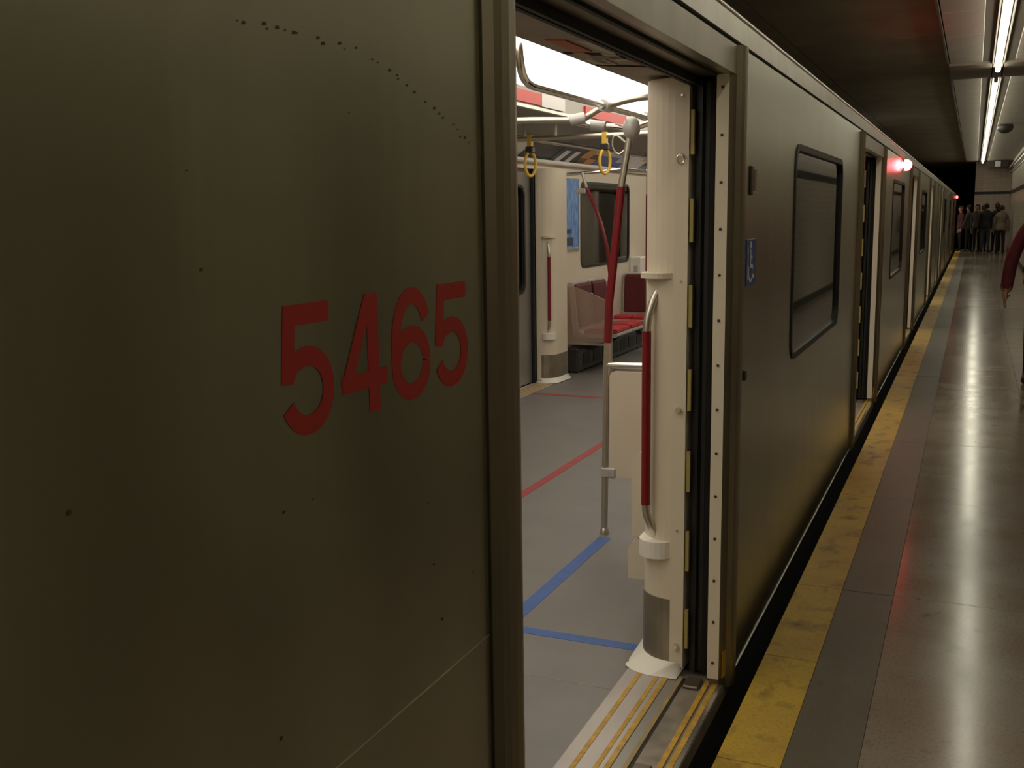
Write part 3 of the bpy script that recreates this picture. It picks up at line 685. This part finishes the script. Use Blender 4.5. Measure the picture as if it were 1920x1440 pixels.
MB().loop_tube(smooth_path([(-.015, .0, -.075), (-.075, .0, -.03), (-.09, .0, -.075), (-.06, .0, -.115), (-.015, .0, -.08)])[:-1], .0055, 6).build('hook_loop', 'brushed', rc)
rd = empty('cross_rail', (-.865, 6.0, 2.0)); tag(rd, 'chrome cross rail carrying the yellow hand straps', 'handrail', 'overhead handrails in the car')
MB().tube(smooth_path([(0, 0, 0), (-.9, 0, 0), (-1.1, 0, .005), (-1.25, 0, .05), (-1.355, 0, .072)]), .015, 12).build('rail_tube', 'brushed', rd)
for xx, zz in ((-.02, 0), (-1.34, .068)): MB().tube([(xx-.03, 0, zz), (xx+.03, 0, zz)], .025, 12).build('clamp', 'clamp_grey', rd)
for xx in (-.8, -1.0): MB().tube([(xx, 0, 0), (xx, 0, .106)], .011, 8).build('hanger', 'clamp_grey', rd)
re_ = empty('overhead_rail', (-2.22, 3.2, 2.072)); tag(re_, 'chrome overhead rail on the far side of the aisle', 'handrail', 'overhead handrails in the car')
MB().tube([(0, 0, 0), (0, 9.3, 0)], .0165, 12).build('rail_tube', 'chrome', re_)
for yy in (.6, 2.8, 4.6, 6.6, 8.8): MB().tube([(0, yy, .005), (0, yy, .034)], .012, 8).build('hanger', 'clamp_grey', re_)
def strap(x, y, lab):
    k = empty('hand_strap', (x, y, 2.0)); tag(k, lab, 'hand strap', 'yellow hand straps on the cross rail')
    MB().box(-.013, .013, -.019, .019, -.075, .02).build('belt', 'strap_yellow', k)
    MB().bbox(-.024, .024, -.024, .024, -.085, -.045, .006).build('buckle', 'strap_black', k)
    pts = [Vector((.020*math.sin(t*math.pi/10), .036*math.sin(t*math.pi/10), -.15+.072*math.cos(t*math.pi/10))) for t in range(20)]
    MB().loop_tube(pts, .0095, 8).build('loop', 'strap_yellow', k)
strap(-1.83, 6.0, 'yellow loop hand strap hanging at the left edge of the doorway')
strap(-1.35, 6.0, 'yellow loop hand strap with a black buckle beside the leaning red pole')

# ---------------------------------------------------------------- far seating bay
fs = empty('glass_screen', (-2.945, 9.42, 0)); tag(fs, 'frosted glass draught screen in front of the red seats', 'screen')
MB().prism([(.03, .315), (.47, .325), (.47, .72), (.30, .80), (.13, .862), (.03, .87)], -.006, .006, 'y').build('glass_panel', 'screen_glass', fs)
MB().box(.0, .48, -.012, .012, .295, .318).build('bottom_rail', 'steel_bright', fs)
MB().bbox(0, .035, -.02, .02, .27, .34, .005).build('bracket', 'clamp_grey', fs)
fp = empty('leaning_pole', (-2.47, 9.42, 0)); tag(fp, 'thin leaning red pole behind the main grab pole, rising to the far wall rail', 'pole')
q = [(.03, 0, 0), (.025, 0, .7), (.018, 0, .95), (-.01, 0, 1.22), (-.075, 0, 1.46), (-.155, 0, 1.66), (-.215, 0, 1.79), (-.26, 0, 1.93)]
MB().tube(q, .015, 10).build('steel_tube', 'brushed', fp); MB().tube(q[2:7], .018, 10).build('red_sleeve', 'pole_red', fp)
MB().bbox(-.32, -.22, -.03, .03, 1.735, 1.785, .01).build('junction_box', 'clamp_grey', fp)
MB().tube([(.03, 0, 0), (.03, 0, .025)], .028, 10).build('floor_flange', 'brushed', fp)
br = empty('wall_rail', (-2.90, 9.42, 1.93)); tag(br, 'chrome bar reaching from the far door post over the window', 'handrail')
MB().tube([(.0, 0, -.012), (.56, .05, .02), (.75, .2, .0)], .015, 10).build('rail_tube', 'chrome', br)
MB().bbox(-.04, .0, -.03, .03, -.05, .03, .006).build('end_bracket', 'clamp_grey', br)
for px_, py_ in ((.56, .05), (.75, .2)): MB().tube([(px_, py_, .0), (px_, py_, .16)], .008, 8).ellipsoid((px_, py_, .005), (.022, .022, .022), 10, 6).build('drop_rod', 'chrome', br)
vp_ = empty('thin_red_pole', (-2.15, 9.62, 0)); tag(vp_, 'thin vertical red pole just left of the near door post', 'pole')
MB().tube([(0, 0, .0), (0, 0, 1.93)], .014, 10).build('steel_tube', 'brushed', vp_); MB().tube([(0, 0, .95), (0, 0, 1.72)], .017, 10).build('red_sleeve', 'pole_red', vp_)
MB().tube([(0, 0, 0), (0, 0, .025)], .026, 10).build('floor_flange', 'brushed', vp_)
def seat(x, y, rz, lab):
    """faces local +x; back at local x=0"""
    k = empty('passenger_seat', (x, y, 0)); k.rotation_euler.z = rz; tag(k, lab, 'seat', 'red fabric seats in the far bay')
    prof = [(.0, .36), (.05, .34), (.43, .355), (.455, .375), (.45, .40), (.40, .385), (.10, .378), (.045, .41), (-.01, .88), (-.05, .885), (-.055, .86)]
    MB().prism([(a, b) for a, b in prof], -.23, .23, 'y').build('shell', 'clamp_grey', k)
    s_ = [(.10, .385), (.40, .39), (.445, .405), (.44, .432), (.36, .442), (.16, .43), (.10, .415)]
    MB().prism(s_, -.205, -.006, 'y', 0).prism(s_, .006, .205, 'y', 0).build('cushion', 'seat_red', k)
    bk = [(.052, .45), (.075, .46), (.03, .84), (.012, .868), (-.006, .86)]
    MB().prism(bk, -.205, .205, 'y').build('back_pad', 'seat_dark_red', k)
    MB().tube([(.04, -.225, .42), (.0, -.225, .86)], .012, 8).tube([(.04, .225, .42), (.0, .225, .86)], .012, 8).build('side_rail', 'steel_bright', k)
    MB().bbox(.0, .10, -.04, .04, .88-.03, .93-.03, .01).build('grab_lug', 'cream_white', k) if False else None
    MB().prism([(.08, .20), (.14, .20), (.34, .35), (.08, .35)], -.03, .03, 'y').build('bracket', 'heater_dark', k)
seat(-2.88, 9.80, 0, 'red seat behind the frosted glass screen, back against the far wall')
seat(-2.88, 10.28, 0, 'red seat between the glass screen and the facing seats')
seat(-2.70, 11.35, -math.pi/2, 'dark red high seat facing the door, nearest the window')
seat(-2.22, 11.35, -math.pi/2, 'dark red high seat facing the door, on the aisle')
hb = empty('heater_box', (-2.95, 9.5, 0)); tag(hb, 'dark heater casing low along the far wall under the seats', 'heater')
MB().bbox(0, .14, 0, 3.1, 0, .25, .02).build('casing', 'heater_dark', hb)
for k in range(10): MB().box(.139, .144, .15+k*.3, .37+k*.3, .06, .18).build('grille', 'black', hb)
bx = empty('intercom_box', (-2.95, 11.62, .93)); tag(bx, 'small cream intercom box on the far wall above the dark red seat', 'intercom')
MB().bbox(0, .14, 0, .26, -.10, .12, .012).build('case', 'cream_white', bx); MB().box(.05, .10, -.004, 0, -.06, .02).build('grille', 'clamp_grey', bx)

# folded seats on the near wall in the wheelchair space
def flip_seat(y, lab):
    k = empty('folding_seat', (-.20, y, 0)); tag(k, lab, 'seat', 'folding seats in the wheelchair bay')
    up = [(0, .325), (-.262, .325), (-.262, .60)]+[(-.212-.05*math.cos(math.radians(t)), .60+.056*math.sin(math.radians(t))) for t in range(15, 91, 15)]+[(0, .656)]
    lo = [(0, .155), (-.276, .155), (-.276, .26)]+[(-.226-.05*math.cos(math.radians(t)), .26+.052*math.sin(math.radians(t))) for t in range(15, 91, 15)]+[(0, .312)]
    MB().prism(up, -.03, .03, 'y').build('end_panel', 'cream', k)
    MB().prism(lo, -.03, .03, 'y').build('hinge_cover', 'cream', k)
    MB().bbox(-.20, -.02, .03, .46, .33, .78, .02).build('folded_cushion', 'seat_red', k)
    MB().box(-.02, 0.008, .03, .46, .15, .32).build('wall_plate', 'cream', k)
flip_seat(3.72, 'cream ended folding seat tucked up beside the near door post')

# ================================================================ people
def capsule_person(name, label, loc, rz, H, mats, arms=None, legs=None, lean=0.0, hairlen=0, group=None, fingers=True, head_turn=0):
    """one skinned body; mats: skin, top, legs, shoe, hair. Local +x is forward, +y left."""
    s = H/1.72
    root = empty(name, loc); root.rotation_euler.z = rz
    tag(root, label, 'person', group)
    V, E, Rr, B = [], [], [], []        # verts, edges, radii, bone material per edge
    def nv(p, r): V.append((p[0]*s, p[1]*s, p[2]*s)); Rr.append((r[0]*s, r[1]*s) if isinstance(r, tuple) else (r*s, r*s)); return len(V)-1
    def ed(a, b, m): E.append((a, b)); B.append(m)
    SK, TOP, LEG, SHOE = 0, 1, 2, 3
    pel = nv((0, 0, .95), .122); wa = nv((.008, 0, 1.08), .115); ch = nv((.012+lean, 0, 1.27), .128); sh = nv((.005+lean, 0, 1.395), .088)
    nk = nv((.010+lean, 0, 1.475), .047); hd0 = nv((.035+lean*1.2, 0, 1.53), .060); hd1 = nv((.025+lean*1.2, 0, 1.61), (.078, .092)); hd2 = nv((.015+lean*1.2, 0, 1.675), (.062, .07))
    ed(pel, wa, TOP); ed(wa, ch, TOP); ed(ch, sh, TOP); ed(sh, nk, TOP); ed(nk, hd0, SK); ed(hd0, hd1, SK); ed(hd1, hd2, SK)
    nose = nv((.118+lean*1.2, 0, 1.59), .013); ed(hd1, nose, SK)
    legs = legs or ((0.0, 0.0), (0.0, 0.0)); arms = arms or ((0.05, .15), (.05, .15))
    for i, sg in enumerate((1, -1)):
        f, kb = legs[i]
        hip = nv((0, .085*sg, .90), .095); kn = nv((f*.5+.02+kb, .095*sg, .50), .062); ca = nv((f*.75+kb*.6, .097*sg, .36), .058); an = nv((f, .10*sg, .095), .042)
        he = nv((f+.01, .10*sg, .045), .042); to = nv((f+.10, .11*sg, .036), .04); te = nv((f+.17, .115*sg, .03), .03)
        ed(pel, hip, LEG); ed(hip, kn, LEG); ed(kn, ca, LEG); ed(ca, an, LEG); ed(an, he, SHOE); ed(he, to, SHOE); ed(to, te, SHOE)
        sw, eb = arms[i][:2]; out = arms[i][2] if len(arms[i]) > 2 else .03
        so = nv((.0+lean, .15*sg, 1.385), .070); S0 = Vector((.0+lean, .19*sg, 1.355))
        el = S0+Vector((math.sin(sw)*.29, out*sg, -math.cos(sw)*.29)); a2 = sw+eb
        wr_ = el+Vector((math.sin(a2)*.26, out*.25*sg, -math.cos(a2)*.26)); d = (wr_-el).normalized()
        e1 = nv(el, .062); w1 = nv(wr_-d*.03, .055); w2 = nv(wr_, .03); pm = nv(wr_+d*.055, (.024, .038))
        ed(sh, so, TOP); up_ = nv(S0.lerp(el, .35), .060); ed(so, up_, TOP); ed(up_, e1, TOP); ed(e1, w1, TOP); ed(w1, w2, TOP); ed(w2, pm, SK)
        if fingers:
            side = Vector((0, 0, 0)); fw = Vector((math.cos(a2), 0, math.sin(a2)))     # towards the front of the hand
            inn = Vector((0, -sg, 0))
            for j, (of, ln) in enumerate(((.027, .070), (.009, .080), (-.009, .074), (-.026, .058))):
                b0 = wr_+d*.085+fw*of
                p1 = nv(b0, .0105); p2 = nv(b0+d*ln*.5+inn*.004, .0092); p3 = nv(b0+d*ln*.95+inn*.022, .0075)
                ed(pm, p1, SK); ed(p1, p2, SK); ed(p2, p3, SK)
            t0 = nv(wr_+d*.03+fw*.036, .0115); t1 = nv(wr_+d*.068+fw*.052+inn*.01, .0100); t2 = nv(wr_+d*.098+fw*.052+inn*.02, .008)
            ed(w2, t0, SK); ed(t0, t1, SK); ed(t1, t2, SK)
        else:
            t2 = nv(wr_+d*.13, .02); ed(pm, t2, SK)
    me = bpy.data.meshes.new('skeleton'); me.from_pydata(V, E, [])
    ob = bpy.data.objects.new('tmp', me); COL.objects.link(ob)
    md = ob.modifiers.new('Skin', 'SKIN'); md.use_smooth_shade = True
    if not me.skin_vertices:
        bpy.context.view_layer.objects.active = ob; bpy.ops.mesh.customdata_skin_add()
    for i, sv in enumerate(me.skin_vertices[0].data): sv.radius = Rr[i]; sv.use_root = (i == 0)
    sd = ob.modifiers.new('Sub', 'SUBSURF'); sd.levels = 1; sd.render_levels = 1
    dg = bpy.context.evaluated_depsgraph_get(); ev = ob.evaluated_get(dg)
    bm_ = bpy.data.meshes.new_from_object(ev); bpy.data.objects.remove(ob)
    bm_.materials.clear()
    for m in mats[:4]: bm_.materials.append(MATS[m])
    VV = [Vector(p) for p in V]
    for p in bm_.polygons:
        c = p.center; best = 1e9; bi = 0
        for (a, b), m, in zip(E, B):
            A, Bv = VV[a], VV[b]; ab = Bv-A; t = max(0, min(1, (c-A).dot(ab)/max(ab.length_squared, 1e-9)))
            dd = (c-(A+ab*t)).length
            if m == LEG and c.z > .865*s: continue
            if dd < best: best = dd; bi = m
        p.material_index = bi; p.use_smooth = True
    for q_ in bm_.vertices:                       # broaden the trunk sideways, arms and legs left as they are
        c = q_.co; z = c.z/s
        if abs(c.y) < .145*s and .86 < z < 1.40: c.y *= 1+.36*min(1, (z-.86)/.12, max(0, (1.40-z)/.16))
    bo = link('body', bm_, root)
    hem = MB(); n = 18; vs = []
    for z, rx, ry in ((1.12, .095, .125), (1.02, .134, .172), (.88, .146, .186), (.86, .142, .182)):
        for k in range(n):
            a = 2*math.pi*k/n; vs.append((.004*s+rx*s*math.cos(a), ry*s*math.sin(a), z*s))
    hem.add(vs, [(j*n+k, j*n+(k+1) % n, (j+1)*n+(k+1) % n, (j+1)*n+k) for j in range(3) for k in range(n)], 0, True)
    hem.build('jacket_hem', mats[1], root)
    # hair: a cap over the back and top of the skull; eyes and mouth
    hx = .012+lean*1.2
    mb = MB()
    n, m = 14, 8; vs = []
    for j in range(m+1):
        th = math.radians(4+ (118)*j/m)
        for k in range(n):
            a = 2*math.pi*k/n; front = max(0, math.cos(a))
            th2 = th*(1-.58*front); 
            vs.append(((hx-.004+.100*math.sin(th2)*math.cos(a))*s, .090*math.sin(th2)*math.sin(a)*s, (1.615+.112*math.cos(th2)-(hairlen*max(0, -math.cos(a))*(j/m)**2))*s))
    mb.add(vs, [(j*n+k, (j+1)*n+k, (j+1)*n+(k+1) % n, j*n+(k+1) % n) for j in range(m) for k in range(n)], 0, True); mb.add(vs[:n], [list(range(n))[::-1]], 0, True)
    mb.build('hair', mats[4], root)
    for sg in (1, -1):
        MB().ellipsoid(((.105+lean*1.2)*s, .03*sg*s, 1.612*s), (.011*s, .014*s, .009*s), 8, 6).build('eye', 'black', root)
        MB().ellipsoid(((.015+lean*1.2)*s, .088*sg*s, 1.595*s), (.018*s, .010*s, .030*s), 8, 6).build('ear', mats[0], root)
    MB().ellipsoid(((.095+lean*1.2)*s, 0, 1.545*s), (.010*s, .024*s, .006*s), 8, 6).build('mouth', 'sticker_red', root)
    return root
mat('skin', (0.42, 0.24, 0.16), 0.55)
mat('jacket_red', (0.16, 0.020, 0.028), 0.75, var=0.4, vscale=18)
mat('jacket_black', (0.018, 0.017, 0.016), 0.8); mat('jacket_brown', (0.055, 0.040, 0.028), 0.8); mat('jacket_tan', (0.22, 0.175, 0.12), 0.8); mat('jacket_plum', (0.07, 0.018, 0.018), 0.8)  # last jacket: dim red light on the figure put into its colour
mat('jeans', (0.055, 0.058, 0.070), 0.8); mat('trousers_black', (0.014, 0.013, 0.014), 0.8); mat('shoe_dark', (0.012, 0.011, 0.010), 0.5)
mat('hair_dark', (0.015, 0.010, 0.007), 0.6); mat('hair_brown', (0.04, 0.022, 0.012), 0.6)
pr_ = capsule_person('person', 'person in a dark red jacket and black trousers cut off at the right edge', (1.29, 10.35, 0), math.radians(-95), 1.74,
    ('skin', 'jacket_red', 'trousers_black', 'shoe_dark', 'hair_dark'), arms=((.12, .22, .03), (-.05, .15, .10)), legs=((-.06, 0.0), (.06, .02)))
crowd = ((.22, 42.9, 200, 1.66, 'jacket_plum', 'trousers_black', 'person in a plum jacket at the left edge of the distant crowd beside the train'),
         (.50, 42.0, 160, 1.70, 'jacket_brown', 'trousers_black', 'person in a brown jacket, second from the left in the distant crowd'),
         (.78, 41.4, 240, 1.72, 'jacket_brown', 'trousers_black', 'person in a brown jacket before the left edge of the end wall in the crowd'),
         (1.06, 40.8, 100, 1.74, 'jacket_black', 'jeans', 'person in a black top and blue jeans in the middle of the distant crowd'),
         (.98, 42.3, 80, 1.68, 'jacket_black', 'trousers_black', 'person in black standing half hidden behind the one in blue jeans'),
         (1.42, 41.5, 120, 1.76, 'jacket_black', 'trousers_black', 'tall person in black to the right of the one in blue jeans'),
         (1.52, 39.6, 95, 1.66, 'jacket_tan', 'trousers_black', 'person in a tan top and dark trousers beside the tiled wall'))
for i, (x, y, a, H, top, leg, lab) in enumerate(crowd):
    capsule_person('person', lab, (x, y, 0), math.radians(a), H, ('skin', top, leg, 'shoe_dark', 'hair_dark' if i % 2 else 'hair_brown'),
        arms=((.1+.1*(i % 3), .3, .02), (-.1, .4*(i % 2)+.1, .03)), legs=((.03, 0), (-.04, 0)), hairlen=.12 if i in (2, 5) else 0, group='people waiting at the end of the platform')
